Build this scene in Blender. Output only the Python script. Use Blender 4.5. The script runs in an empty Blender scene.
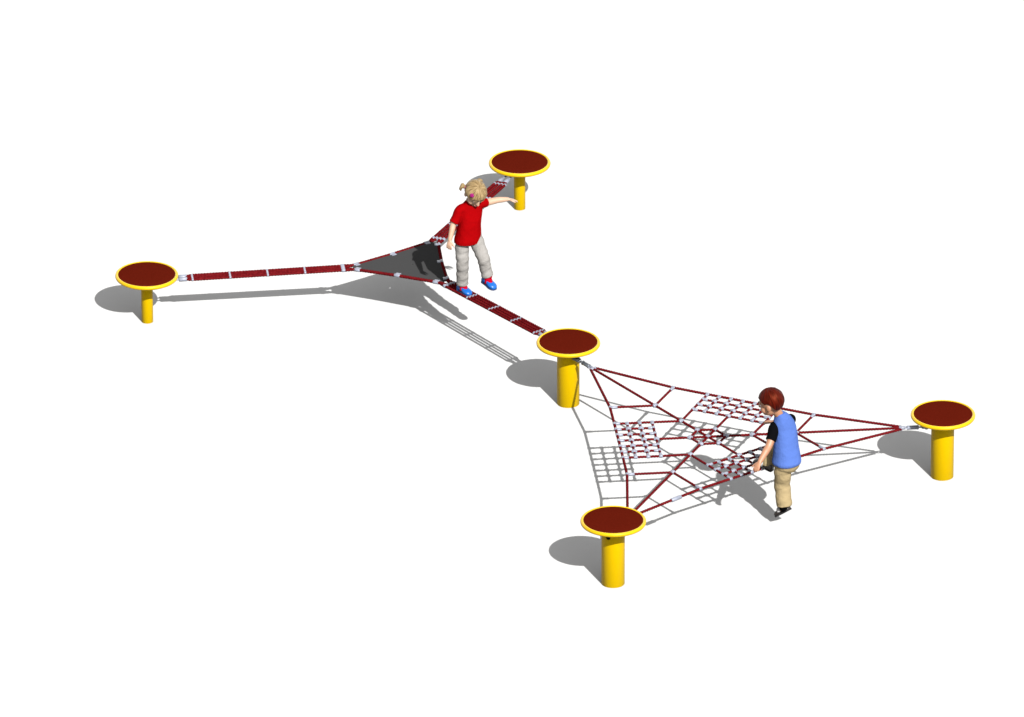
import bpy, bmesh, math, random
from mathutils import Vector as V, Matrix as M
random.seed(7)
sc = bpy.context.scene
COL = sc.collection
PI = math.pi

# ------------------------------------------------------------------ materials
ALB = .42          # common scale of the base colours: the picture is exposed for dark surfaces
def mat(name, col, rough=.5, metal=0., spec=.5, noise=None, bump=None, coat=0., tint=None):
    """noise = (scale, amount, second colour), bump = (scale, strength, distance)"""
    m = bpy.data.materials.new(name); m.use_nodes = True
    nt = m.node_tree; b = nt.nodes['Principled BSDF']
    col = tuple(c * ALB for c in col)
    if noise: noise = (noise[0], noise[1], tuple(c * ALB for c in noise[2]))
    b.inputs['Base Color'].default_value = (*col, 1)
    b.inputs['Roughness'].default_value = rough
    b.inputs['Metallic'].default_value = metal
    b.inputs['Specular IOR Level'].default_value = spec
    b.inputs['Coat Weight'].default_value = coat
    if tint: b.inputs['Specular Tint'].default_value = (*tint, 1)
    tc = nt.nodes.new('ShaderNodeTexCoord')
    if noise:
        n = nt.nodes.new('ShaderNodeTexNoise'); n.inputs['Scale'].default_value = noise[0]
        n.inputs['Detail'].default_value = 5; n.inputs['Roughness'].default_value = .65
        nt.links.new(tc.outputs['Object'], n.inputs['Vector'])
        r = nt.nodes.new('ShaderNodeValToRGB')
        r.color_ramp.elements[0].position = .5 - noise[1]; r.color_ramp.elements[1].position = .5 + noise[1]
        r.color_ramp.elements[0].color = (*noise[2], 1); r.color_ramp.elements[1].color = (*col, 1)
        nt.links.new(n.outputs['Fac'], r.inputs['Fac'])
        nt.links.new(r.outputs['Color'], b.inputs['Base Color'])
    if bump:
        n2 = nt.nodes.new('ShaderNodeTexNoise'); n2.inputs['Scale'].default_value = bump[0]
        n2.inputs['Detail'].default_value = 3
        nt.links.new(tc.outputs['Object'], n2.inputs['Vector'])
        bp = nt.nodes.new('ShaderNodeBump'); bp.inputs['Strength'].default_value = bump[1]
        bp.inputs['Distance'].default_value = bump[2]
        nt.links.new(n2.outputs['Fac'], bp.inputs['Height'])
        nt.links.new(bp.outputs['Normal'], b.inputs['Normal'])
    return m

MT = {}
MT['ground'] = mat('grey_paving', (.285, .285, .285), .95, spec=.0, noise=(9, .3, (.28, .28, .28)))
MT['yellow'] = mat('yellow_powder_coat', (.275, .176, .0), .5, spec=.08, tint=(1, .75, .1))
MT['yellow_rim'] = mat('yellow_plastic_rim', (.285, .180, .001), .4, spec=.14, tint=(1, .85, .3))
MT['tread'] = mat('red_brown_rubber', (.046, .0040, .0016), .9, spec=.0, noise=(110, .16, (.030, .0025, .0010)), bump=(260, .25, .003))
MT['rope'] = mat('dark_red_rope', (.070, .0042, .0052), .8, spec=.0, noise=(45, .16, (.034, .0016, .0024)), bump=(900, .3, .002))
MT['alu'] = mat('pressed_aluminium', (.124, .133, .166), .45, metal=.0, spec=.15, noise=(45, .2, (.085, .092, .115)))
MT['steel'] = mat('galvanised_steel', (.095, .105, .12), .35, metal=.6, noise=(80, .3, (.06, .07, .08)))
MT['mat'] = mat('black_rubber_mat', (.026, .026, .0265), .9, spec=.0, noise=(160, .3, (.024, .024, .0245)), bump=(240, .2, .002))
MT['hole'] = mat('dark_socket', (.002, .002, .002), .9, spec=.0)
MT['skin_girl'] = mat('fair_skin', (.205, .128, .084), .55, spec=.2, noise=(25, .3, (.215, .135, .09)))
MT['skin_boy'] = mat('tan_skin', (.175, .082, .043), .55, spec=.2, noise=(25, .3, (.165, .075, .039)))
MT['shirt'] = mat('red_jersey', (.128, .0006, .001), .85, spec=.0, noise=(14, .3, (.105, .0006, .001)), bump=(16, .6, .016))
MT['pants_grey'] = mat('grey_beige_cotton', (.150, .144, .137), .9, spec=.0, noise=(18, .25, (.108, .102, .095)), bump=(26, .6, .014))
MT['khaki'] = mat('khaki_cotton', (.160, .123, .067), .9, spec=.0, noise=(18, .3, (.145, .112, .06)), bump=(24, .6, .016))
MT['vest'] = mat('light_blue_fleece', (.034, .062, .185), .9, spec=.0, noise=(20, .3, (.035, .065, .19)), bump=(16, .6, .018))
MT['black'] = mat('black_cotton', (.0016, .0016, .002), .95, spec=.0, bump=(30, .4, .01))
MT['shoe_blue'] = mat('blue_shoe_leather', (.0015, .046, .185), .35, spec=.12)
MT['shoe_red'] = mat('red_strap', (.165, .001, .006), .7, spec=.0)
MT['sole'] = mat('dark_sole', (.007, .006, .006), .8, spec=.1)
MT['sole_blue'] = mat('navy_sole', (.002, .014, .06), .6, spec=.2)
MT['shoe_brown'] = mat('dark_brown_leather', (.022, .015, .012), .5, spec=.2, noise=(60, .3, (.007, .0045, .0035)))
MT['patch'] = mat('grey_strap', (.17, .165, .165), .7, spec=.2)
MT['pink'] = mat('magenta_clip', (.13, .003, .062), .5, spec=.05)
MT['lip'] = mat('rosy_lip', (.14, .045, .038), .5, spec=.2)
MT['eye'] = mat('eye_white', (.24, .24, .23), .25)
MT['iris'] = mat('brown_iris', (.012, .006, .004), .2)
MT['brow'] = mat('brow_hair', (.07, .045, .02), .8, spec=.1)
MT['brow_dark'] = mat('dark_brow_hair', (.018, .005, .003), .8, spec=.1)

def hair_mat(name, c1, c2, rough, tint):
    c1 = tuple(c * ALB for c in c1); c2 = tuple(c * ALB for c in c2)
    m = bpy.data.materials.new(name); m.use_nodes = True
    nt = m.node_tree; b = nt.nodes['Principled BSDF']
    uv = nt.nodes.new('ShaderNodeUVMap')
    mp = nt.nodes.new('ShaderNodeMapping'); mp.inputs['Scale'].default_value = (46, 2.2, 1)
    n = nt.nodes.new('ShaderNodeTexNoise'); n.inputs['Scale'].default_value = 1.; n.inputs['Detail'].default_value = 4
    r = nt.nodes.new('ShaderNodeValToRGB')
    r.color_ramp.elements[0].position = .36; r.color_ramp.elements[1].position = .66
    r.color_ramp.elements[0].color = (*c1, 1); r.color_ramp.elements[1].color = (*c2, 1)
    bp = nt.nodes.new('ShaderNodeBump'); bp.inputs['Strength'].default_value = .5; bp.inputs['Distance'].default_value = .006
    L = nt.links.new
    L(uv.outputs['UV'], mp.inputs['Vector']); L(mp.outputs['Vector'], n.inputs['Vector'])
    L(n.outputs['Fac'], r.inputs['Fac']); L(r.outputs['Color'], b.inputs['Base Color'])
    L(n.outputs['Fac'], bp.inputs['Height']); L(bp.outputs['Normal'], b.inputs['Normal'])
    b.inputs['Roughness'].default_value = rough; b.inputs['Specular IOR Level'].default_value = .07; b.inputs['Specular Tint'].default_value = (*tint, 1)
    return m
MT['blond'] = hair_mat('dark_blond_hair', (.054, .033, .013), (.175, .125, .062), .42, (1, .85, .6))
MT['auburn'] = hair_mat('auburn_hair', (.010, .0006, .0003), (.036, .0022, .0008), .5, (1, .25, .12))

# ------------------------------------------------------------------ object helpers
def tag(o, label=None, cat=None, group=None, kind=None):
    if label: o['label'] = label
    if cat: o['category'] = cat
    if group: o['group'] = group
    if kind: o['kind'] = kind
    return o

def empty(name, loc=(0, 0, 0), rz=0):
    o = bpy.data.objects.new(name, None); COL.objects.link(o)
    o.location = loc; o.rotation_euler = (0, 0, rz); o.empty_display_size = .1
    return o

def obj(name, bm, m, parent=None, smooth=True, sharp=None):
    me = bpy.data.meshes.new(name)
    bmesh.ops.recalc_face_normals(bm, faces=bm.faces[:])
    bm.to_mesh(me); bm.free()
    for p in me.polygons: p.use_smooth = smooth
    if sharp is not None: me.set_sharp_from_angle(angle=math.radians(sharp))
    me.materials.append(MT[m])
    o = bpy.data.objects.new(name, me); COL.objects.link(o)
    if parent: o.parent = parent
    return o

def inst(src, name, parent, mw=None):
    o = src.copy(); o.name = name; COL.objects.link(o); o.parent = parent
    if mw is not None: o.matrix_local = mw
    return o

def frame_from(x, up=V((0, 0, 1))):
    """rotation with local X along x and Z close to up"""
    x = V(x).normalized(); z = (V(up) - x * V(up).dot(x)).normalized(); y = z.cross(x)
    return M((x, y, z)).transposed()

# ------------------------------------------------------------------ shape helpers
def ring_loft(bm, rings, cap=True):
    """rings: list of lists of Vectors (same length)"""
    vs = [[bm.verts.new(p) for p in r] for r in rings]
    n = len(vs[0])
    for a, b in zip(vs, vs[1:]):
        for i in range(n):
            j = (i + 1) % n
            bm.faces.new((a[i], a[j], b[j], b[i]))
    if cap:
        bm.faces.new(list(reversed(vs[0]))); bm.faces.new(vs[-1])
    return vs

def lathe(bm, prof, n=48, mtx=None, axis='Z'):
    """prof: list of (r, z); closed where r == 0"""
    rings = []
    for r, z in prof:
        ring = []
        for i in range(n):
            a = 2 * PI * i / n
            p = V((r * math.cos(a), r * math.sin(a), z))
            if axis == 'X': p = V((z, r * math.cos(a), r * math.sin(a)))
            ring.append(mtx @ p if mtx is not None else p)
        rings.append(ring)
    ring_loft(bm, rings, cap=True)

def ell(bm, c, r, R=None, n=24, k=16):
    """closed ellipsoid; R 3x3 rotation"""
    R = R or M.Identity(3); c = V(c)
    r = (r, r, r) if isinstance(r, (int, float)) else r
    top = bm.verts.new(c + R @ V((0, 0, r[2]))); bot = bm.verts.new(c + R @ V((0, 0, -r[2])))
    rows = []
    for j in range(1, k):
        t = PI * j / k
        rows.append([bm.verts.new(c + R @ V((r[0] * math.sin(t) * math.cos(2 * PI * i / n), r[1] * math.sin(t) * math.sin(2 * PI * i / n), r[2] * math.cos(t)))) for i in range(n)])
    for i in range(n):
        j = (i + 1) % n
        bm.faces.new((top, rows[0][i], rows[0][j])); bm.faces.new((bot, rows[-1][j], rows[-1][i]))
        for a, b in zip(rows, rows[1:]): bm.faces.new((a[i], b[i], b[j], a[j]))

def limb(bm, pts, rad, n=18, sub=4, rnd=True, ref=V((0, 1, .01)), wr=None):
    """tapered tube through joints; rad: per joint r or (ra, rb) with ra along ref; wr(t,theta)->scale"""
    pts = [V(p) for p in pts]; rad = [(r, r) if isinstance(r, (int, float)) else r for r in rad]
    P, R = [], []
    m = len(pts)
    for i in range(m - 1):
        p0 = pts[max(i - 1, 0)]; p1 = pts[i]; p2 = pts[i + 1]; p3 = pts[min(i + 2, m - 1)]
        for s in range(sub):
            t = s / sub
            c = lambda a, b, d, e: .5 * ((2 * b) + (-a + d) * t + (2 * a - 5 * b + 4 * d - e) * t * t + (-a + 3 * b - 3 * d + e) * t ** 3)
            P.append(V([c(p0[k], p1[k], p2[k], p3[k]) for k in range(3)]))
            R.append(tuple(rad[i][k] * (1 - t) + rad[i + 1][k] * t for k in range(2)))
    P.append(pts[-1]); R.append(rad[-1])
    rings = []
    N = len(P)
    for i in range(N):
        d = (P[min(i + 1, N - 1)] - P[max(i - 1, 0)]).normalized()
        u = (ref - d * ref.dot(d)).normalized(); w = d.cross(u)
        ring = []
        for q in range(n):
            a = 2 * PI * q / n
            k = wr(i / (N - 1), a) if wr else 1
            ring.append(P[i] + u * R[i][0] * math.cos(a) * k + w * R[i][1] * math.sin(a) * k)
        rings.append((P[i], ring, d, u, w))
    out = [r[1] for r in rings]
    if rnd:
        def cap_rings(idx, sgn):
            p, ring, d, u, w = rings[idx]; ra, rb = R[idx]; res = []
            for th in (.45, .9, 1.3):
                res.append([p + d * sgn * math.sin(th) * min(ra, rb) + (x - p) * math.cos(th) for x in ring])
            return res
        out = list(reversed(cap_rings(0, -1))) + out + cap_rings(-1, 1)
    ring_loft(bm, out, cap=True)

def melt(name, bm, m, parent, voxel, smooth_it, smooth_f=.5, post=None):
    """fuse overlapping solids of bm into one continuous skin"""
    tmp_me = bpy.data.meshes.new('tmp'); bmesh.ops.recalc_face_normals(bm, faces=bm.faces[:]); bm.to_mesh(tmp_me); bm.free()
    tmp = bpy.data.objects.new('tmp', tmp_me); COL.objects.link(tmp)
    r = tmp.modifiers.new('r', 'REMESH'); r.mode = 'VOXEL'; r.voxel_size = voxel; r.adaptivity = 0
    s = tmp.modifiers.new('s', 'SMOOTH'); s.factor = smooth_f; s.iterations = smooth_it
    dg = bpy.context.evaluated_depsgraph_get(); dg.update()
    me = bpy.data.meshes.new_from_object(tmp.evaluated_get(dg))
    bpy.data.objects.remove(tmp); bpy.data.meshes.remove(tmp_me)
    me.name = name
    if post:
        for v in me.vertices: v.co = post(v.co.copy())
    me.materials.clear(); me.materials.append(MT[m])
    for p in me.polygons: p.use_smooth = True
    o = bpy.data.objects.new(name, me); COL.objects.link(o); o.parent = parent
    return o

def bez(p0, p1, p2, n):
    return [p0 * (1 - t) ** 2 + p1 * 2 * t * (1 - t) + p2 * t * t for t in [i / n for i in range(n + 1)]]

def rope(pts, r, pitch=.085, step=.008, n=12, lobes=3, depth=.22, bm=None):
    """laid rope: lobed section that turns along the path"""
    bm = bm or bmesh.new()
    pts = [V(p) for p in pts]
    P = []
    for a, b in zip(pts, pts[1:]):
        k = max(1, int((b - a).length / step))
        P += [a.lerp(b, i / k) for i in range(k)]
    P.append(pts[-1])
    s = 0; rings = []
    for i, p in enumerate(P):
        d = (P[min(i + 1, len(P) - 1)] - P[max(i - 1, 0)]).normalized()
        if i: s += (p - P[i - 1]).length
        u = V((0, 0, 1)); u = (u - d * u.dot(d)).normalized(); w = d.cross(u)
        ring = []
        for q in range(n):
            a = 2 * PI * q / n
            rr = r * (1 + depth * math.cos(lobes * (a - 2 * PI * s / pitch)))
            ring.append(p + u * rr * math.cos(a) + w * rr * math.sin(a))
        rings.append(ring)
    ring_loft(bm, rings)
    return bm

def tube(bm, a, b, r, n=14, bev=.25, r2=None):
    """short closed cylinder with softened ends"""
    a, b = V(a), V(b); r2 = r2 or r
    Rm = frame_from(b - a, V((.03, .05, 1)) if abs((b - a).normalized().z) < .95 else V((1, 0, 0)))
    L = (b - a).length; e = min(bev * r, L * .3)
    mtx = M.Translation(a) @ Rm.to_4x4()
    lathe(bm, [(r - e, 0), (r, e), (r2, L - e), (r2 - e, L)], n, mtx, 'X')

def path_tube(bm, pts, r, n=10):
    pts = [V(p) for p in pts]; rings = []
    for i, p in enumerate(pts):
        d = (pts[min(i + 1, len(pts) - 1)] - pts[max(i - 1, 0)]).normalized()
        u = V((.02, .03, 1)); u = (u - d * u.dot(d)).normalized(); w = d.cross(u)
        rings.append([p + (u * math.cos(2 * PI * q / n) + w * math.sin(2 * PI * q / n)) * r for q in range(n)])
    ring_loft(bm, rings)

def torus(bm, R_, r, mtx, n=24, k=10):
    rows = []
    for i in range(n):
        a = 2 * PI * i / n
        rows.append([bm.verts.new(mtx @ V(((R_ + r * math.cos(2 * PI * j / k)) * math.cos(a), (R_ + r * math.cos(2 * PI * j / k)) * math.sin(a), r * math.sin(2 * PI * j / k)))) for j in range(k)])
    for i in range(n):
        for j in range(k):
            a, b = rows[i], rows[(i + 1) % n]
            bm.faces.new((a[j], b[j], b[(j + 1) % k], a[(j + 1) % k]))

def box(bm, size, mtx, bev=.0):
    r = bmesh.ops.create_cube(bm, size=1, matrix=mtx @ M.Diagonal((*size, 1)))
    if bev:
        es = list({e for v in r['verts'] for e in v.link_edges})
        bmesh.ops.bevel(bm, geom=es, offset=bev, segments=2, affect='EDGES', profile=.6)

# ------------------------------------------------------------------ setting
bm = bmesh.new()
bmesh.ops.create_grid(bm, x_segments=2, y_segments=2, size=400)
g = obj('ground', bm, 'ground', smooth=False)
tag(g, 'bright white level ground under the play equipment', 'ground', kind='structure')

# ------------------------------------------------------------------ stepping posts
POST = {'A': (-3.474, .822), 'B': (.074, 3.386), 'C': (.528, -.974), 'D': (.921, -4.745), 'E': (3.991, -2.526)}
H_TALL, H_LOW = .643, .497
def post(key, H, rad, label, socket=False):
    t = empty('stepping_post', (*POST[key], 0))
    tag(t, label, 'stepping post', 'yellow stepping posts with round red tops')
    b = bmesh.new()
    lathe(b, [(rad - .004, -.05), (rad, -.045), (rad, H - .045)], 40)
    obj('post', b, 'yellow', t, sharp=40)
    b = bmesh.new()
    lathe(b, [(rad + .02, H - .056), (rad + .022, H - .048), (.268, H - .046), (.272, H - .04), (.272, H - .012), (.2, H - .011)], 72)
    tp = obj('top_plate', b, 'yellow', t, sharp=40)
    b = bmesh.new()
    torus(b, .2835, .0168, M.Translation((0, 0, H - .0165)) @ M.Diagonal((1, 1, 1.15, 1)), 96, 14)
    obj('rim', b, 'yellow_rim', tp)
    b = bmesh.new()
    lathe(b, [(.268, H - .0105), (.274, H - .006), (.272, H - .001), (.266, H), (.13, H + .0006), (.02, H + .0008)], 72)
    obj('tread_pad', b, 'tread', t, sharp=50)
    if socket:
        a = math.radians(-116)
        b = bmesh.new()
        d = V((math.cos(a), math.sin(a), 0))
        tube(b, d * (rad - .02) + V((0, 0, .507)), d * (rad + .006) + V((0, 0, .507)), .021, 20)
        obj('socket_plug', b, 'hole', t, sharp=40)
    return t
post('A', H_LOW, .0555, 'short slim yellow post with round red top at the left end of the rope walk')
post('B', H_LOW, .0555, 'short slim yellow post with round red top behind the child in the red t-shirt')
post('C', H_TALL, .1055, 'tall thick yellow post joining the rope walk to the climbing net')
post('D', H_TALL, .1065, 'tall thick yellow post with a dark socket hole just under its round red top', True)
post('E', H_TALL, .1065, 'tall thick yellow post at the net corner behind the child in the blue vest')

# ------------------------------------------------------------------ climbing net (right)
NZ = .512
O = V((1.8132, -2.7485, NZ))
ANG = {'C': math.radians(125.92), 'D': math.radians(-114.08), 'E': math.radians(5.92)}
net = empty('climbing_net', (O.x, O.y, 0))
tag(net, 'triangular dark red rope climbing net with silver connectors slung between three tall yellow posts', 'climbing net')
ZL = V((0, 0, NZ))
def pol(r, a): return V((r * math.cos(a), r * math.sin(a), NZ))
def ax(k): return V((math.cos(ANG[k]), math.sin(ANG[k]), 0))
RR = .0112
DI = .831; ROW = .117; COLW = .12; AP = 1.80
APD, APP = AP * .5, AP * math.sin(PI / 3)
edges = [('C', 'D'), ('D', 'E'), ('E', 'C')]
# shared connector meshes
def conn_x():
    b = bmesh.new()
    tube(b, (-.025, 0, 0), (.025, 0, 0), .0165, 14); tube(b, (0, -.025, 0), (0, .025, 0), .0165, 14)
    ell(b, (0, 0, .002), (.023, .023, .021), n=14, k=8)
    return b
def conn_t(l=.052):
    b = bmesh.new()                     # sleeve along +X, collar round a rope along Y
    tube(b, (-.004, 0, 0), (l, 0, 0), .0148, 14); tube(b, (0, -.017, 0), (0, .017, 0), .0165, 14)
    return b
src_x = src_t = src_tl = None
def place_conn(kind, p, xdir):
    global src_x, src_t, src_tl
    mw = M.Translation(p) @ frame_from(xdir).to_4x4()
    if kind == 'x':
        if src_x is None:
            src_x = obj('cross_connector', conn_x(), 'alu', net, sharp=45); src_x.matrix_local = mw; return
        inst(src_x, 'cross_connector', net, mw)
    elif kind == 't':
        if src_t is None:
            src_t = obj('tee_connector', conn_t(), 'alu', net, sharp=45); src_t.matrix_local = mw; return
        inst(src_t, 'tee_connector', net, mw)
    else:
        if src_tl is None:
            src_tl = obj('tie_sleeve', conn_t(.066), 'alu', net, sharp=45); src_tl.matrix_local = mw; return
        inst(src_tl, 'tie_sleeve', net, mw)

for k in 'CDE':
    e = ax(k)
    # spoke rope from the apex to the hub centre
    obj('spoke_rope', rope([ZL + e * AP, ZL + e * .02], RR), 'rope', net)
    for r in (.82, .412): place_conn('x', ZL + e * r, e)
    place_conn('x', ZL + e * .168, e)
for k1, k2 in edges:
    ea, eb = ax(k1), ax(k2)
    n = (ea + eb).normalized()                       # from the hub towards the edge
    t = (ea - eb).normalized()                       # along the edge, + towards k1
    def at(p, d): return ZL + t * p + n * d
    nA = V((-ea.y, ea.x, 0)); nA *= .026 if nA.dot(n) > 0 else -.026
    nB = V((-eb.y, eb.x, 0)); nB *= .026 if nB.dot(n) > 0 else -.026
    obj('edge_rope', rope([at(APP, APD) + nA, at(.711, DI + .002), at(.36, DI), at(-.36, DI), at(-.711, DI + .002), at(-APP, APD) + nB], RR * 1.05), 'rope', net)
    for s in (1, -1):
        k = k1 if s > 0 else k2
        obj('tie_rope', rope([at(s * .711, DI), ZL + ax(k) * .82], RR * .95), 'rope', net)
        place_conn('tl', at(s * .711, DI), ZL + ax(k) * .82 - at(s * .711, DI))
    for i in range(-3, 4):
        end = ZL + ax(k1) * .412 if i == 3 else ZL + ax(k2) * .412 if i == -3 else at(0, .018) if i == 0 else at(i * COLW, DI - 3 * ROW)
        obj('net_rope', rope([at(i * COLW, DI), at(i * COLW, DI - 3 * ROW), end] if i in (-3, 0, 3) else [at(i * COLW, DI), end], RR * .95), 'rope', net)
    for j in (1, 2, 3):
        obj('net_rope', rope([at(-3 * COLW, DI - j * ROW), at(3 * COLW, DI - j * ROW)], RR * .95), 'rope', net)
    for i in range(-3, 4):
        for j in range(0, 4):
            p = at(i * COLW, DI - j * ROW)
            if j == 0: place_conn('t', p, -n)
            elif j == 3 and abs(i) < 3: place_conn('t' if i else 'x', p, n)
            elif abs(i) == 3: place_conn('t', p, -t * (1 if i > 0 else -1))
            else: place_conn('x', p, n)
    place_conn('x', at(0, .168), n)
    for k in (k1, k2):
        obj('hub_rope', rope([at(0, .168), ZL + ax(k) * .168], RR * .95), 'rope', net)
# hub centre
b = bmesh.new(); lathe(b, [(.012, -.016), (.022, -.012), (.024, 0), (.022, .012), (.012, .016)], 20, M.Translation(ZL))
obj('hub_connector', b, 'alu', net, sharp=40)
# long rope joint on the edge near the front post
ed, ee = ax('D'), ax('E'); n = (ed + ee).normalized(); t = (ed - ee).normalized()
p = ed * 1.309 + V((-ed.y, ed.x, 0)) * .236
pd = p.dot(t); nA = V((-ed.y, ed.x, 0)); nA *= .026 if nA.dot(n) > 0 else -.026
q0 = ZL + t * .711 + n * (DI + .002); q1 = ZL + t * APP + n * APD + nA
f = (pd - .711) / (APP - .711); c0 = q0.lerp(q1, f); dr = (q1 - q0).normalized()
b = bmesh.new(); tube(b, c0 - dr * .060, c0 + dr * .060, .0195, 16)
obj('rope_ferrule', b, 'alu', net, sharp=45)
# corner hardware: apex clamp, turnbuckle, shackle
for k in 'CDE':
    e = ax(k); pw = frame_from(e).to_4x4()
    def L(x, y=0, z=0): return M.Translation(ZL) @ pw @ V((x, y, z))
    b = bmesh.new()
    tube(b, L(AP - .02), L(AP + .035), .017, 16); tube(b, L(AP - .004, -.036), L(AP - .004, .036), .0155, 14); torus(b, .018, .007, M.Translation(L(AP + .045)) @ pw, 18, 8)
    obj('corner_clamp', b, 'alu', net, sharp=45)
    b = bmesh.new()
    tube(b, L(AP + .062), L(AP + .158), .0195, 16); tube(b, L(AP + .056), L(AP + .072), .0225, 14); tube(b, L(AP + .148), L(AP + .164), .0225, 14)
    tb = obj('turnbuckle', b, 'alu' if k == 'E' else 'steel', net, sharp=45)
    b = bmesh.new()
    tube(b, L(AP + .15), L(AP + .2), .008, 10); torus(b, .014, .006, M.Translation(L(AP + .207)) @ pw @ M.Rotation(PI / 2, 4, 'X'), 16, 8)
    obj('threaded_rod', b, 'steel', tb, sharp=45)
    b = bmesh.new()
    path_tube(b, [L(AP + .285, -.02), L(AP + .235, -.02), L(AP + .212, -.013), L(AP + .205, 0), L(AP + .212, .013), L(AP + .235, .02), L(AP + .285, .02)], .0095)
    tube(b, L(AP + .272, -.032), L(AP + .272, .032), .0115, 12)
    ell(b, L(AP + .236), (.027, .029, .025), frame_from(e), n=14, k=8)
    obj('shackle', b, 'steel', net, sharp=45)

# ------------------------------------------------------------------ rope walk (left)
ZC, GR = .484, .042
O2 = V((-.969, 1.0782, 0))
A2 = {'A': math.radians(-174.19), 'B': math.radians(65.93), 'C': math.radians(-54.11)}
walk = empty('rope_walk', (O2.x, O2.y, 0))
tag(walk, 'three armed dark red rope walk with a grey triangular rubber mat at its middle', 'rope walk')
gC = V((math.cos(A2['C']), math.sin(A2['C']), 0))
NRM = V((-gC.x * GR, -gC.y * GR, 1)).normalized()
def Z2(p): return V((p.x, p.y, ZC + GR * p.dot(gC) ))
def fr2(k):
    e = V((math.cos(A2[k]), math.sin(A2[k]), 0)); return e, V((-e.y, e.x, 0))
def loc2(k, r, t, dz=0):
    e, n = fr2(k); q = Z2(e * r + n * t); q.z += dz; return q
R2 = .0124; SP = .0365
PR = {'A': .0555, 'B': .0555, 'C': .1055}
def bar_bm(l, r, plate=True):
    b = bmesh.new()
    for i in range(4):
        y = (i - 1.5) * SP
        tube(b, (-l / 2, y, 0), (l / 2, y, 0), r, 14)
    if plate: box(b, (l * .8, 3 * SP, r * .9), M.Identity(4), .002)
    return b
src_bar = None; src_big = None; src_edge = None
def mw2(p, e): return M.Translation(p) @ frame_from(V((e.x, e.y, GR * e.dot(gC))), NRM).to_4x4()
arms = ['A', 'C', 'B']                       # counter-clockwise from above: A (-174), C (-54), B (66)
for k in 'ABC':
    e, n = fr2(k)
    for i in range(4):
        tt = (i - 1.5) * SP
        if i in (1, 2):
            pts = [loc2(k, 2.15, tt * 1.05), loc2(k, .63, tt), loc2(k, .56, (i - 1.5) * .075), loc2(k, .47, (i - 1.5) * .17, -.004)]
            obj('band_rope', rope(pts, R2), 'rope', walk)
        else:
            pts = [loc2(k, 2.15, tt * .62), loc2(k, 2.09, tt), loc2(k, .63, tt)]
            obj('band_rope', rope(pts, R2), 'rope', walk)
    for r in (1.01, 1.367, 1.725, 2.085):
        mw = mw2(loc2(k, r, 0), e)
        if src_bar is None:
            src_bar = obj('band_clamp', bar_bm(.02, .0158), 'alu', walk, sharp=45); src_bar.matrix_local = mw
        else: inst(src_bar, 'band_clamp', walk, mw)
    mw = mw2(loc2(k, .645, 0), e)
    if src_big is None:
        src_big = obj('corner_clamp', bar_bm(.036, .0185), 'alu', walk, sharp=45); src_big.matrix_local = mw
    else: inst(src_big, 'corner_clamp', walk, mw)
    # ferrules and links to the post
    Rp = 2.530 - PR[k]
    for s in (1, -1):
        b = bmesh.new()
        p1, p2 = loc2(k, 2.135, s * .030), loc2(k, 2.215, s * .030)
        tube(b, p1, p2, .0215, 16)
        fe = obj('end_ferrule', b, 'alu', walk, sharp=45)
        b = bmesh.new()
        path_tube(b, [p2, loc2(k, 2.25, s * .030), loc2(k, 2.33, s * .022), loc2(k, 2.40, s * .008)], .0085)
        obj('link_rod', b, 'alu', fe, sharp=45)
    b = bmesh.new()
    q = loc2(k, 2.40, 0); pw = M.Translation(q) @ frame_from(e).to_4x4()
    torus(b, .019, .008, pw, 18, 8)
    tube(b, pw @ V((.012, 0, 0)), pw @ V((Rp - 2.40 + .01, 0, 0)), .0115, 12)
    obj('post_eye', b, 'steel', walk, sharp=45)
# mat edge ropes (one along each side of the mat) and clamps
mb = []
sides = [('A', 'C'), ('C', 'B'), ('B', 'A')]
for k1, k2 in sides:
    e1, n1 = fr2(k1); e2, n2 = fr2(k2)
    nn = (e1 + e2).normalized(); tt = (e1 - e2).normalized()
    def at(p, d, dz=0):
        q = Z2(tt * p + nn * d); q.z += dz; return q
    s1 = 1 if n1.dot(nn) > 0 else -1; s2 = 1 if n2.dot(nn) > 0 else -1
    pts = [loc2(k1, .63, s1 * 1.5 * SP), at(.46, .322), at(.36, .309), at(0, .300), at(-.36, .309), at(-.46, .322), loc2(k2, .63, s2 * 1.5 * SP)]
    obj('edge_rope', rope(pts, R2 * 1.15), 'rope', walk)
    for pp, dd in ((.412, .316), (0, .300), (-.412, .316)):
        dirv = (at(pp + .02, .0) - at(pp - .02, 0))
        mw = M.Translation(at(pp, dd)) @ frame_from(dirv if s1 else dirv, NRM).to_4x4()
        # local Y must point outwards from the mat
        Rm = mw.to_3x3()
        if (Rm @ V((0, 1, 0))).dot(nn) < 0: mw = mw @ M.Rotation(PI, 4, 'Z')
        if src_edge is None:
            b = bmesh.new()
            tube(b, (-.03, 0, 0), (.03, 0, 0), .0178, 16)
            box(b, (.05, .034, .012), M.Translation((0, -.026, .004)), .003)
            src_edge = obj('mat_clamp', b, 'alu', walk, sharp=45); src_edge.matrix_local = mw
        else: inst(src_edge, 'mat_clamp', walk, mw)
    mb += [at(.455, .311), at(.40, .305), at(.2, .298), at(0, .292), at(-.2, .298), at(-.40, .305), at(-.455, .311)]
b = bmesh.new()
NH = len(mb)
cen = Z2(V((.018, -.020, 0)))
for zz, side in ((.004, 1), (-.005, -1)):
    pass
def mring(f, dz): return [b.verts.new(cen.lerp(p, f) + V((0, 0, dz))) for p in mb]
hole = .03
top = [[b.verts.new(cen + (p - cen).normalized() * .011 + V((0, 0, .004))) for p in mb]] + [mring(f, .004) for f in (.2, .4, .6, .8, 1)]
bot = [[b.verts.new(cen + (p - cen).normalized() * .011 + V((0, 0, -.005))) for p in mb]] + [mring(f, -.005) for f in (.2, .4, .6, .8, 1)]
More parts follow.
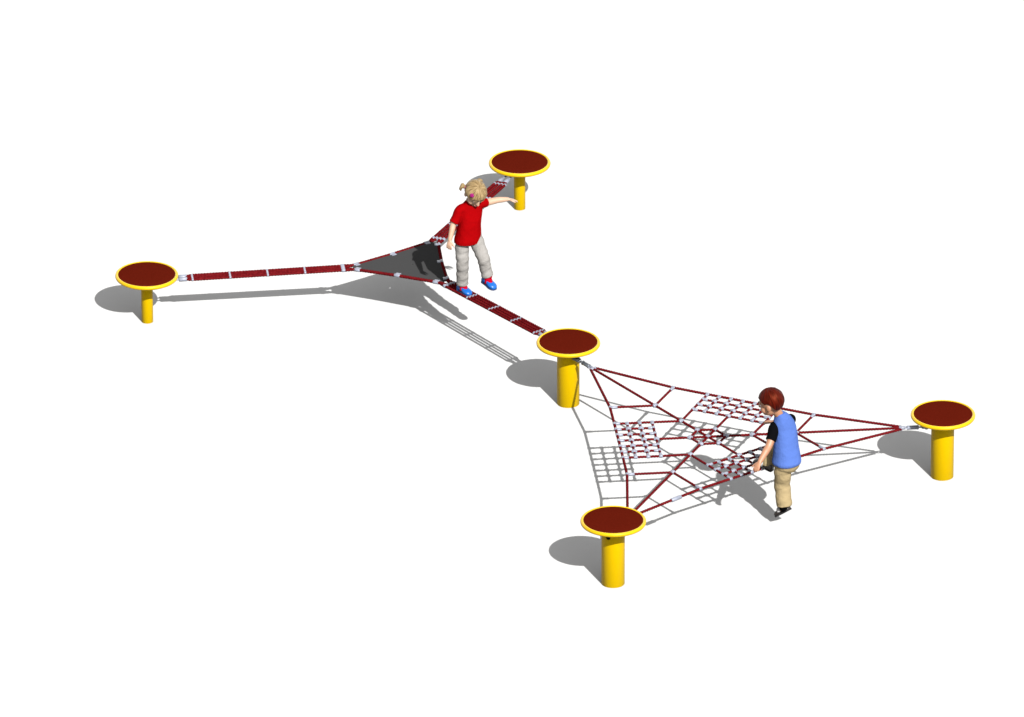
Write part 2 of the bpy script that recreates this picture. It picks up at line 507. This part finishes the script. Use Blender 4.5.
for i in range(NH):
    j = (i + 1) % NH
    for q in range(5):
        b.faces.new((top[q][i], top[q + 1][i], top[q + 1][j], top[q][j])); b.faces.new((bot[q][i], bot[q][j], bot[q + 1][j], bot[q + 1][i]))
    b.faces.new((top[5][i], bot[5][i], bot[5][j], top[5][j])); b.faces.new((top[0][i], top[0][j], bot[0][j], bot[0][i]))
obj('rubber_mat', b, 'mat', walk, smooth=False)

# ------------------------------------------------------------------ people
def head_solids(bm, c, R, s=1.0):
    """cranium, jaw, nose, ears; local axes of R: x = person's right, y = forward, z = up"""
    def q(x, y, z): return V(c) + R @ (V((x, y, z)) * s)
    ell(bm, q(0, -.012, .022), (.084 * s, .100 * s, .088 * s), R)
    ell(bm, q(0, .026, -.03), (.066 * s, .066 * s, .075 * s), R)
    ell(bm, q(0, .058, -.078), (.030 * s, .028 * s, .024 * s), R)               # chin
    for x in (1, -1):
        ell(bm, q(x * .040, .046, -.040), (.030 * s, .032 * s, .030 * s), R)     # cheek
        ell(bm, q(x * .084, -.012, -.014), (.009 * s, .020 * s, .027 * s), R)    # ear
        ell(bm, q(x * .032, .078, .018), (.024 * s, .012 * s, .010 * s), R)      # brow
    limb(bm, [q(0, .086, .006), q(0, .100, -.022)], [.010 * s, .014 * s], n=12, ref=R @ V((1, 0, .01)))
    ell(bm, q(0, .094, -.024), (.016 * s, .012 * s, .010 * s), R)
    ell(bm, q(0, .083, -.052), (.024 * s, .012 * s, .012 * s), R)                # mouth mound
def face_parts(par, c, R, s, brow):
    def q(x, y, z): return V(c) + R @ (V((x, y, z)) * s)
    for x in (1, -1):
        b = bmesh.new(); ell(b, q(x * .032, .0725, -.002), (.0145 * s, .010 * s, .0105 * s), R); e = obj('eye', b, 'eye', par)
        b = bmesh.new(); ell(b, q(x * .031, .0800, -.003), (.0066 * s, .004 * s, .0072 * s), R); obj('iris', b, 'iris', e)
        b = bmesh.new(); limb(b, [q(x * .016, .091, .022), q(x * .034, .089, .027), q(x * .052, .078, .021)], [.003 * s, .0042 * s, .0025 * s], n=10); obj('eyebrow', b, brow, par)
    b = bmesh.new()
    limb(b, [q(-.021, .088, -.054), q(-.009, .0955, -.0505), q(0, .0965, -.052), q(.009, .0955, -.0505), q(.021, .088, -.054)], [.0022 * s, .0048 * s, .004 * s, .0048 * s, .0022 * s], n=10)
    limb(b, [q(-.018, .088, -.057), q(0, .0955, -.0605), q(.018, .088, -.057)], [.002 * s, .0055 * s, .002 * s], n=10)
    obj('lips', b, 'lip', par)

def hand_solids(bm, w, tip, palm_n, thumb, s=1.0, curl=.35, spread=.12, r0=.0075):
    """palm and five bent fingers; w wrist, tip = direction point, palm_n = normal out of the palm, thumb = side of the thumb"""
    w = V(w); d = (V(tip) - w).normalized(); pn = V(palm_n); pn = (pn - d * pn.dot(d)).normalized()
    sd = d.cross(pn).normalized()
    if sd.dot(V(thumb)) < 0: sd = -sd
    pl = .052 * s
    limb(bm, [w - d * .008, w + d * pl * .5, w + d * pl], [(.016 * s, .013 * s), (.0255 * s, .0125 * s), (.027 * s, .010 * s)], n=16, ref=sd)
    lens = [.046, .052, .048, .038]
    for i in range(4):
        off = (1.5 - i) * .0140 * s
        b0 = w + d * pl * .88 + sd * off
        fd = (d + sd * (1.5 - i) * spread).normalized()
        L_ = lens[i] * s; p = [b0]; a = 0
        for seg, f in ((.42, .45), (.32, .9), (.26, 1.1)):
            a += curl * f
            p.append(p[-1] + (fd * math.cos(a) + pn * math.sin(a)) * L_ * seg)
        limb(bm, p, [r0 * s, r0 * .97 * s, r0 * .9 * s, r0 * .78 * s], n=10, sub=2, ref=sd + pn * .01)
    b0 = w + d * pl * .30 + sd * .020 * s
    td = (d * .75 + sd * .62 + pn * .25).normalized()
    limb(bm, [b0 - sd * .008 * s, b0 + td * .02 * s, b0 + td * .038 * s + d * .003, b0 + td * .05 * s + d * .008], [.0115 * s, .0095 * s, .0085 * s, .0068 * s], n=10, sub=2, ref=sd + pn * .01)

def hair_shell(name, par, c, R, rad, edge, m, th=.010, groove=.0018, ng=30, na=96, nt=30, part=None):
    """cap of combed hair: angle from the crown runs to edge(azimuth); azimuth 0 = forward"""
    b = bmesh.new(); uvl = b.loops.layers.uv.new('UVMap')
    def pt(a, t, off):
        g_ = groove * math.sin(ng * a + 3 * math.sin(2 * a + t * 3)) * min(1, t * 1.6) + groove * .8 * math.sin(11 * a + 5 * t)
        k = 1 + off
        x, y, z = math.sin(t) * math.sin(a), math.sin(t) * math.cos(a), math.cos(t)
        p = V((x * (rad[0] * k + g_), y * (rad[1] * k + g_), z * (rad[2] * k + g_)))
        if part: p = part(p, a, t)
        return V(c) + R @ p
    rows = []
    for j in range(nt + 1):
        f = j / nt
        rows.append([b.verts.new(pt(2 * PI * i / na, max(.012, edge(2 * PI * i / na) * f), 0)) for i in range(na)])
    rin = [b.verts.new(pt(2 * PI * i / na, edge(2 * PI * i / na) + .02, -th / rad[0] * 1.2)) for i in range(na)]
    rows.append(rin)
    rows.append([b.verts.new(pt(2 * PI * i / na, edge(2 * PI * i / na) * .8, -th / rad[0] * 2.2)) for i in range(na)])
    for j in range(len(rows) - 1):
        for i in range(na):
            k = (i + 1) % na
            fc = b.faces.new((rows[j][i], rows[j + 1][i], rows[j + 1][k], rows[j][k]))
            for lp, (uu, vv) in zip(fc.loops, ((i, j), (i, j + 1), (i + 1, j + 1), (i + 1, j))):
                lp[uvl].uv = (uu / na, vv / nt)
    fc = b.faces.new(rows[0])
    for lp in fc.loops: lp[uvl].uv = (0, 0)
    return obj(name, b, m, par)

def shoe(par, name, ankle, heel, toe, upper, sole_m, w=.036, h=.06, up=V((0, 0, 1))):
    """lofted shoe from heel to toe over a sole"""
    heel, toe = V(heel), V(toe)
    d = (toe - heel); L_ = d.length; d.normalize()
    u = (V(up) - d * V(up).dot(d)).normalized(); sd = d.cross(u)
    prof = [(0, .55, .50), (.04, .78, .80), (.14, .86, .98), (.28, .84, 1.0), (.42, .86, .92), (.56, .98, .78), (.70, 1.08, .66), (.82, 1.02, .60), (.92, .82, .50), (.98, .52, .34), (1.0, .25, .18)]
    rings = []; n = 20
    for f, ww, hh in prof:
        ring = []
        for q in range(n):
            a = 2 * PI * q / n
            ca, sa = math.cos(a), math.sin(a)
            x = ww * w * math.copysign(abs(ca) ** .75, ca)
            z = hh * h * (math.copysign(abs(sa) ** .85, sa) * .5 + .5) + .006
            ring.append(heel + d * f * L_ + sd * x * (1 if z > .01 else .93) + u * z)
        rings.append(ring)
    b = bmesh.new(); ring_loft(b, rings)
    s = obj(name, b, upper, par)
    rings = []
    for zz, gr in ((0, .97), (.003, 1.03), (.011, 1.04), (.014, 1.0)):
        ring = []
        m_ = [p for p in prof]
        lf = [(f, ww) for f, ww, hh in m_]
        for f, ww in lf: ring.append(heel + d * (f * L_ * (1 + .02) - .01 * L_ * 1) + sd * ww * w * gr + u * zz)
        for f, ww in reversed(lf): ring.append(heel + d * (f * L_ * (1 + .02) - .01 * L_ * 1) - sd * ww * w * gr + u * zz)
        rings.append(ring)
    b = bmesh.new(); ring_loft(b, rings); obj('sole', b, sole_m, s, sharp=50)
    def on(f, x, z): return heel + d * f * L_ + sd * x * w + u * z
    return s, on

def folds(amp, freq, ph, swirl=1.5):
    return lambda t, a: 1 + amp * math.sin(freq * t * 2 * PI + swirl * math.sin(a + ph) + ph) + amp * .6 * math.sin(freq * 1.7 * t * 2 * PI - 2 * a + ph * 2)

# ---------------------------- girl
hd = V((.5, -.866, 0)).normalized()
girl = empty('person', (-.47, .37, .523), math.atan2(-hd.x, hd.y))
tag(girl, 'child with blond pigtails, red t-shirt and grey trousers balancing on the rope walk', 'child')
def Rhead(yaw, pitch, roll):
    return (M.Rotation(yaw, 3, 'Z') @ M.Rotation(-pitch, 3, 'X') @ M.Rotation(roll, 3, 'Y'))
HC = V((-.104, .065, 1.028)); HR = Rhead(math.radians(-5), math.radians(43), math.radians(-4)); HS = 1.08
b = bmesh.new()
head_solids(b, HC, HR, HS)
limb(b, [(-.09, .0, .84), (-.09, .01, .90), (-.098, .035, .97)], [.042, .036, .04], n=16)
limb(b, [(-.055, .02, .58), (-.07, .012, .70), (-.085, .0, .80), (-.09, -.002, .845)], [(.07, .10), (.065, .09), (.07, .10), (.045, .07)], n=20)
gRs, gRe, gRw, gRt = V((.016, -.005, .862)), V((.096, .0, .735)), V((.154, .032, .592)), V((.190, .060, .495))
gLs, gLe, gLw, gLt = V((-.200, .02, .885)), V((-.375, .025, .882)), V((-.474, .04, .874)), V((-.545, .055, .856))
limb(b, [(-.05, 0, .835), gRs, (gRs + gRe) / 2 + V((.006, 0, 0)), gRe, gRe.lerp(gRw, .35), gRw], [.045, .040, .034, .029, .029, .020], n=16)
limb(b, [(-.13, .01, .835), gLs, (gLs + gLe) / 2, gLe, gLe.lerp(gLw, .35), gLw], [.045, .040, .034, .029, .028, .0195], n=16, ref=V((0, 0, 1)))
hand_solids(b, gRw, gRt, V((-.8, -.4, 0)), V((-.2, 1, 0)), 1.0, .35, .10)
hand_solids(b, gLw, gLt, V((0, .15, -1)), V((.1, 1, 0)), 1.0, .18, .16)
gRh, gRk, gRa = V((.010, .0, .56)), V((.018, .035, .335)), V((-.004, -.012, .075))
gLh, gLk, gLa = V((-.118, .02, .56)), V((-.142, .150, .380)), V((-.184, .160, .188))
limb(b, [gRh, gRk, gRa], [.062, .045, .03]); limb(b, [gLh, gLk, gLa], [.062, .045, .03])
limb(b, [gRa, gRa + V((-.006, .06, -.050))], [.024, .012]); limb(b, [gLa, gLa + V((-.006, .06, -.052))], [.024, .012])
ell(b, (-.055, .005, .575), (.10, .075, .07))
body = melt('body', b, 'skin_girl', girl, .0048, 4)
face_parts(girl, HC, HR, HS, 'brow')
# t-shirt
b = bmesh.new()
def tor(rings, n=28, wr=None):
    out = []
    for ri, (c, a_, b_) in enumerate(rings):
        ring = []
        for q in range(n):
            th = 2 * PI * q / n; ca, sa = math.cos(th), math.sin(th)
            k = wr(ri / (len(rings) - 1), th) if wr else 1
            ring.append(V(c) + V((a_ * k * math.copysign(abs(ca) ** .9, ca), b_ * k * math.copysign(abs(sa) ** .9, sa), 0)))
        out.append(ring)
    return out
hemz = lambda: 0
ring_loft(b, tor([((-.040, .022, .528), .123, .106), ((-.043, .022, .56), .128, .107), ((-.055, .022, .62), .124, .100), ((-.066, .020, .69), .116, .094), ((-.078, .012, .76), .114, .090), ((-.088, .006, .82), .115, .082), ((-.092, .004, .868), .112, .072), ((-.093, .004, .902), .092, .062), ((-.094, .006, .930), .064, .050), ((-.095, .010, .942), .050, .044)], wr=folds(.022, 2.1, .7)))
limb(b, [(-.06, .0, .865), gRs + V((.002, 0, .0)), gRs.lerp(gRe, .55), gRs.lerp(gRe, .92) + V((.004, 0, -.002))], [.05, .048, .046, .047], n=20, rnd=False, wr=folds(.02, 2, 1))
limb(b, [(-.12, .0, .865), gLs + V((0, 0, 0)), gLs.lerp(gLe, .2), gLs.lerp(gLe, .34)], [.05, .048, .044, .043], n=20, rnd=False, ref=V((0, 0, 1)), wr=folds(.02, 2, 2))
melt('tshirt', b, 'shirt', girl, .0055, 4)
# neck band
b = bmesh.new(); torus(b, .047, .006, M.Translation((-.095, .012, .944)) @ M.Rotation(math.radians(-14), 4, 'X') @ M.Diagonal((1, .92, 1, 1)), 32, 8)
obj('collar', b, 'skin_girl', girl)
# trousers
b = bmesh.new()
ring_loft(b, tor([((-.052, .012, .50), .070, .075), ((-.052, .012, .53), .112, .088), ((-.050, .014, .57), .110, .088), ((-.054, .014, .63), .100, .080)], wr=folds(.01, 1, 0)))
wr1 = folds(.042, 5.2, .4, 1.2)
limb(b, [gRh + V((0, .01, .02)), gRh.lerp(gRk, .5), gRk, gRk.lerp(gRa, .5), gRa + V((0, .004, .008))], [.060, .066, .060, .057, .057], n=24, sub=8, rnd=False, wr=wr1)
limb(b, [gLh + V((0, .0, .02)), gLh.lerp(gLk, .5) + V((0, .006, 0)), gLk + V((0, .002, 0)), gLk.lerp(gLa, .5) + V((0, -.004, 0)), gLa + V((.002, .002, .002))], [.072, .066, .060, .057, .057], n=24, sub=8, rnd=False, wr=folds(.042, 5.2, 1.9, 1.2))
melt('trousers', b, 'pants_grey', girl, .0052, 2)
# shoes
for a_, he, to, up in ((gRa, V((.006, -.062, .0)), V((-.016, .125, .0)), V((0, 0, 1))), (gLa, V((-.165, .105, .112)), V((-.192, .285, .088)), V((0, .05, 1)))):
    s, on = shoe(girl, 'shoe', a_, he, to, 'shoe_blue', 'sole_blue', .040, .074, up)
    b = bmesh.new()
    path_tube(b, [on(.44, -1.0, .032), on(.43, -.70, .062), on(.42, 0, .074), on(.43, .70, .062), on(.44, 1.0, .032)], .010, 12)
    obj('strap', b, 'shoe_red', s)
    b = bmesh.new(); limb(b, [a_ + V((0, .004, .03)), a_ + V((0, .008, 0)), on(.36, 0, .060), on(.56, 0, .048)], [.040, .040, .034, .026], n=18)
    obj('sock', b, 'shoe_red', girl)
# hair
def edge_g(a):
    a = (a + PI) % (2 * PI) - PI; f = abs(a)
    front, side, back = 1.22, 1.72, 2.10
    if f < 1.0: return front + (side - front) * (f / 1.0) ** 2 * .55
    if f < 1.9: return front + (side - front) * (.55 + .45 * (f - 1.0) / .9) + (.05)* (f-1.0)/.9
    return side + .05 + (back - side - .05) * min(1, (f - 1.9) / .8)
def part_g(p, a, t):
    # centre parting: a shallow valley over the crown
    if p.z > 0: p = p * (1 - .022 * math.exp(-(p.x / .007) ** 2))
    return p
hair = hair_shell('hair', girl, HC + HR @ V((0, -.010, .022)), HR, (.106, .120, .110), edge_g, 'blond', part=part_g)
for s_, c_ in ((1, V((.048, -.030, 1.132))), (-1, V((-.213, -.030, 1.118)))):
    cc = HC + HR @ V((0, -.010, .022)); dv = (c_ - cc); root = cc + dv.normalized() * .098
    b = bmesh.new(); uvl = b.loops.layers.uv.new('UVMap')
    tipd = dv.normalized()
    for q in range(9):
        a = 2 * PI * q / 9; R_ = frame_from(tipd); o_ = R_ @ V((0, math.cos(a), math.sin(a)))
        limb(b, [root + o_ * .004, root + tipd * .018 + o_ * .008, root + tipd * .042 + o_ * .017, root + tipd * .055 + o_ * .020 - V((0, 0, .018)), root + tipd * .048 + o_ * .014 - V((0, 0, .042))], [.006, .009, .0115, .010, .002], n=10, sub=4)
    pt_ = obj('pigtail', b, 'blond', hair)
    b = bmesh.new(); torus(b, .011, .0055, M.Translation(root + tipd * .012) @ frame_from(tipd).to_4x4() @ M.Rotation(PI / 2, 4, 'Y'), 16, 8)
    obj('hair_band', b, 'pink', pt_)
# hair clip: five petals
cc = HC + HR @ V((0, -.010, .022)); cdir = V((.73, .68, .11)).normalized()
cp = cc + cdir * .118; Rf = frame_from(cdir)
b = bmesh.new()
for q in range(5):
    a = 2 * PI * q / 5; ell(b, cp + Rf @ V((.002, .011 * math.cos(a), .011 * math.sin(a))), (.006, .011, .011), Rf, n=12, k=8)
ell(b, cp + Rf @ V((.006, 0, 0)), .006, n=10, k=6)
obj('hair_clip', b, 'pink', hair)

# ---------------------------- boy
hb = V((-.65, .76, 0)).normalized()
boy = empty('person', (2.43, -3.63, 0), math.atan2(-hb.x, hb.y))
tag(boy, 'child with short auburn hair, light blue vest and khaki trousers climbing onto the rope net', 'child')
BC = V((-.032, .055, 1.276)); BR = Rhead(math.radians(26), math.radians(14), math.radians(-2)); BS = 1.16
b = bmesh.new()
head_solids(b, BC, BR, BS)
limb(b, [(.098, .02, 1.04), (.060, .030, 1.12), (.005, .045, 1.21)], [.046, .042, .046], n=16)
limb(b, [(.10, -.02, .68), (.105, .0, .82), (.11, .02, .95), (.108, .03, 1.02)], [(.075, .10), (.07, .095), (.075, .10), (.05, .08)], n=20)
bLs, bLe, bLw, bLt = V((.020, .045, 1.020)), V((-.100, .0, .878)), V((-.250, -.048, .784)), V((-.333, -.070, .725))
bRs, bRe, bRw, bRt = V((.188, .030, 1.045)), V((.262, .170, .925)), V((.222, .300, .908)), V((.208, .372, .900))
limb(b, [(.07, .03, 1.01), bLs, (bLs + bLe) / 2, bLe, bLe.lerp(bLw, .35), bLw], [.05, .045, .040, .034, .034, .023], n=16)
limb(b, [(.14, .03, 1.01), bRs, (bRs + bRe) / 2, bRe, bRe.lerp(bRw, .35), bRw], [.05, .045, .040, .034, .034, .023], n=16)
hand_solids(b, bLw, bLt, V((.5, .1, -.85)), V((.1, 1, .2)), 1.1, .35, .08)
hand_solids(b, bRw, bRt, V((-.2, .1, -1)), V((-1, .2, 0)), 1.1, .3, .10)
bLh, bLk, bLa = V((.050, -.03, .66)), V((.070, .0, .425)), V((.056, -.045, .222))
bRh, bRk, bRa = V((.140, -.01, .675)), V((.146, .200, .765)), V((.066, .205, .575))
limb(b, [bLh, bLk, bLa], [.07, .05, .034]); limb(b, [bRh, bRk, bRa], [.07, .05, .034])
limb(b, [bLa, bLa + V((-.004, .045, -.055))], [.03, .012]); limb(b, [bRa, bRa + V((-.006, .06, -.03))], [.03, .012])
ell(b, (.10, -.025, .685), (.105, .085, .08))
melt('body', b, 'skin_boy', boy, .0052, 4)
face_parts(boy, BC, BR, BS, 'brow_dark')
# vest
b = bmesh.new()
ring_loft(b, tor([((.094, -.030, .655), .130, .122), ((.097, -.029, .68), .136, .124), ((.102, -.024, .72), .130, .116), ((.106, -.008, .82), .122, .104), ((.110, .012, .92), .118, .100), ((.110, .024, 1.00), .112, .090), ((.104, .026, 1.055), .104, .080), ((.090, .026, 1.105), .084, .066), ((.070, .028, 1.142), .062, .054), ((.056, .030, 1.158), .052, .047)], wr=folds(.020, 1.8, 1.1)))
melt('vest', b, 'vest', boy, .0055, 4)
# short sleeves of the shirt below the vest
b = bmesh.new()
limb(b, [(.075, .03, 1.00), bLs + V((-.004, 0, .004)), bLs.lerp(bLe, .5), bLs.lerp(bLe, .72)], [.052, .054, .049, .051], n=20, rnd=False, wr=folds(.02, 2, 1))
limb(b, [(.14, .03, 1.00), bRs + V((.006, 0, .004)), bRs.lerp(bRe, .5), bRs.lerp(bRe, .86)], [.052, .052, .049, .050], n=20, rnd=False, wr=folds(.02, 2, 1.6))
melt('shirt', b, 'black', boy, .0055, 3)
# cargo trousers
b = bmesh.new()
ring_loft(b, tor([((.098, -.028, .585), .075, .085), ((.098, -.028, .62), .118, .105), ((.098, -.03, .67), .126, .114), ((.10, -.025, .74), .112, .10)], wr=folds(.01, 1, 0)))
limb(b, [bLh + V((0, 0, .0)), bLh.lerp(bLk, .5), bLk, bLk.lerp(bLa, .5) + V((0, -.004, 0)), bLa + V((0, 0, .012))], [(.082, .080), (.077, .078), (.074, .075), (.072, .074), (.072, .074)], n=24, sub=8, rnd=False, wr=folds(.036, 3.4, 2.4, 1.1))
limb(b, [bRh, bRh.lerp(bRk, .5), bRk], [.08, .074, .066], n=24, sub=8, wr=folds(.025, 3, .8, 1.2))
limb(b, [bRk, bRk.lerp(bRa, .5), bRa + V((.004, -.006, -.022))], [.066, .067, .066], n=24, sub=8, rnd=False, wr=folds(.03, 3, .3, 1.2))
melt('trousers', b, 'khaki', boy, .0056, 2)
for a_, he, to, up in ((bLa, V((.088, -.092, .200)), V((.056, .060, .080)), V((0, .55, .8))), (bRa, V((.070, .140, .514)), V((.016, .335, .556)), V((0, 0, 1)))):
    s, on = shoe(boy, 'shoe', a_, he, to, 'shoe_brown', 'sole', .040, .072, up)
    b = bmesh.new()
    for f in (.52,):
        rr = []
        path_tube(b, [on(f, -1.04, .024), on(f, -.86, .050), on(f - .01, -.3, .066), on(f - .01, .3, .066), on(f, .86, .050), on(f, 1.04, .024)], .019, 12)
    obj('strap', b, 'patch', s)
    b = bmesh.new(); limb(b, [a_ + V((0, .0, .03)), a_ + V((0, .006, -.01)), on(.34, 0, .05)], [.040, .040, .030], n=18)
    obj('sock', b, 'black', boy)
def edge_b(a):
    a = (a + PI) % (2 * PI) - PI; f = abs(a)
    if f < .9: return 1.18 + .10 * (f / .9) ** 2
    if f < 1.35: return 1.28 + .32 * (f - .9) / .45
    if f < 1.75: return 1.60 - .06 * math.sin((f - 1.35) / .4 * PI)
    if f < 2.2: return 1.60 + .80 * (f - 1.75) / .45
    return 2.40 + .10 * (f - 2.2) / .94
hair_shell('hair', boy, BC + BR @ V((0, -.014, .030)), BR, (.108, .122, .118), edge_b, 'auburn', groove=.0016)

# ------------------------------------------------------------------ light, sky, camera
w = bpy.data.worlds.new('World'); sc.world = w; w.use_nodes = True
nt = w.node_tree; bg = nt.nodes['Background']
sky = nt.nodes.new('ShaderNodeTexSky'); sky.sky_type = 'NISHITA'; sky.sun_disc = False
sd = V((.4514, -1.0489, 1)).normalized()
sky.sun_elevation = math.asin(sd.z); sky.sun_rotation = math.atan2(sd.x, sd.y)
hs = nt.nodes.new('ShaderNodeHueSaturation'); hs.inputs['Saturation'].default_value = .0
nt.links.new(sky.outputs['Color'], hs.inputs['Color']); nt.links.new(hs.outputs['Color'], bg.inputs['Color'])
bg.inputs['Strength'].default_value = .09
sl = bpy.data.lights.new('sun', 'SUN'); sl.energy = 4.6; sl.angle = math.radians(.5); sl.color = (1, .985, .96)
so = bpy.data.objects.new('sun', sl); COL.objects.link(so)
so.rotation_euler = sd.to_track_quat('Z', 'Y').to_euler(); so.location = sd * 20

pit = math.radians(25.5545); dist = 116.44
cam = bpy.data.cameras.new('camera'); co = bpy.data.objects.new('camera', cam); COL.objects.link(co)
cam.sensor_width = 36; cam.lens = 12298.99 / 1024 * 36
cam.clip_start = 1; cam.clip_end = 2000
co.location = (0, -dist * math.cos(pit), dist * math.sin(pit)); co.rotation_euler = (PI / 2 - pit, 0, 0)
sc.camera = co
sc.view_settings.view_transform = 'Standard'; sc.view_settings.look = 'None'
sc.view_settings.gamma = 1; sc.view_settings.use_curve_mapping = False
sc.view_settings.exposure = 2.87
sc.cycles.max_bounces = 6; sc.cycles.use_denoising = True
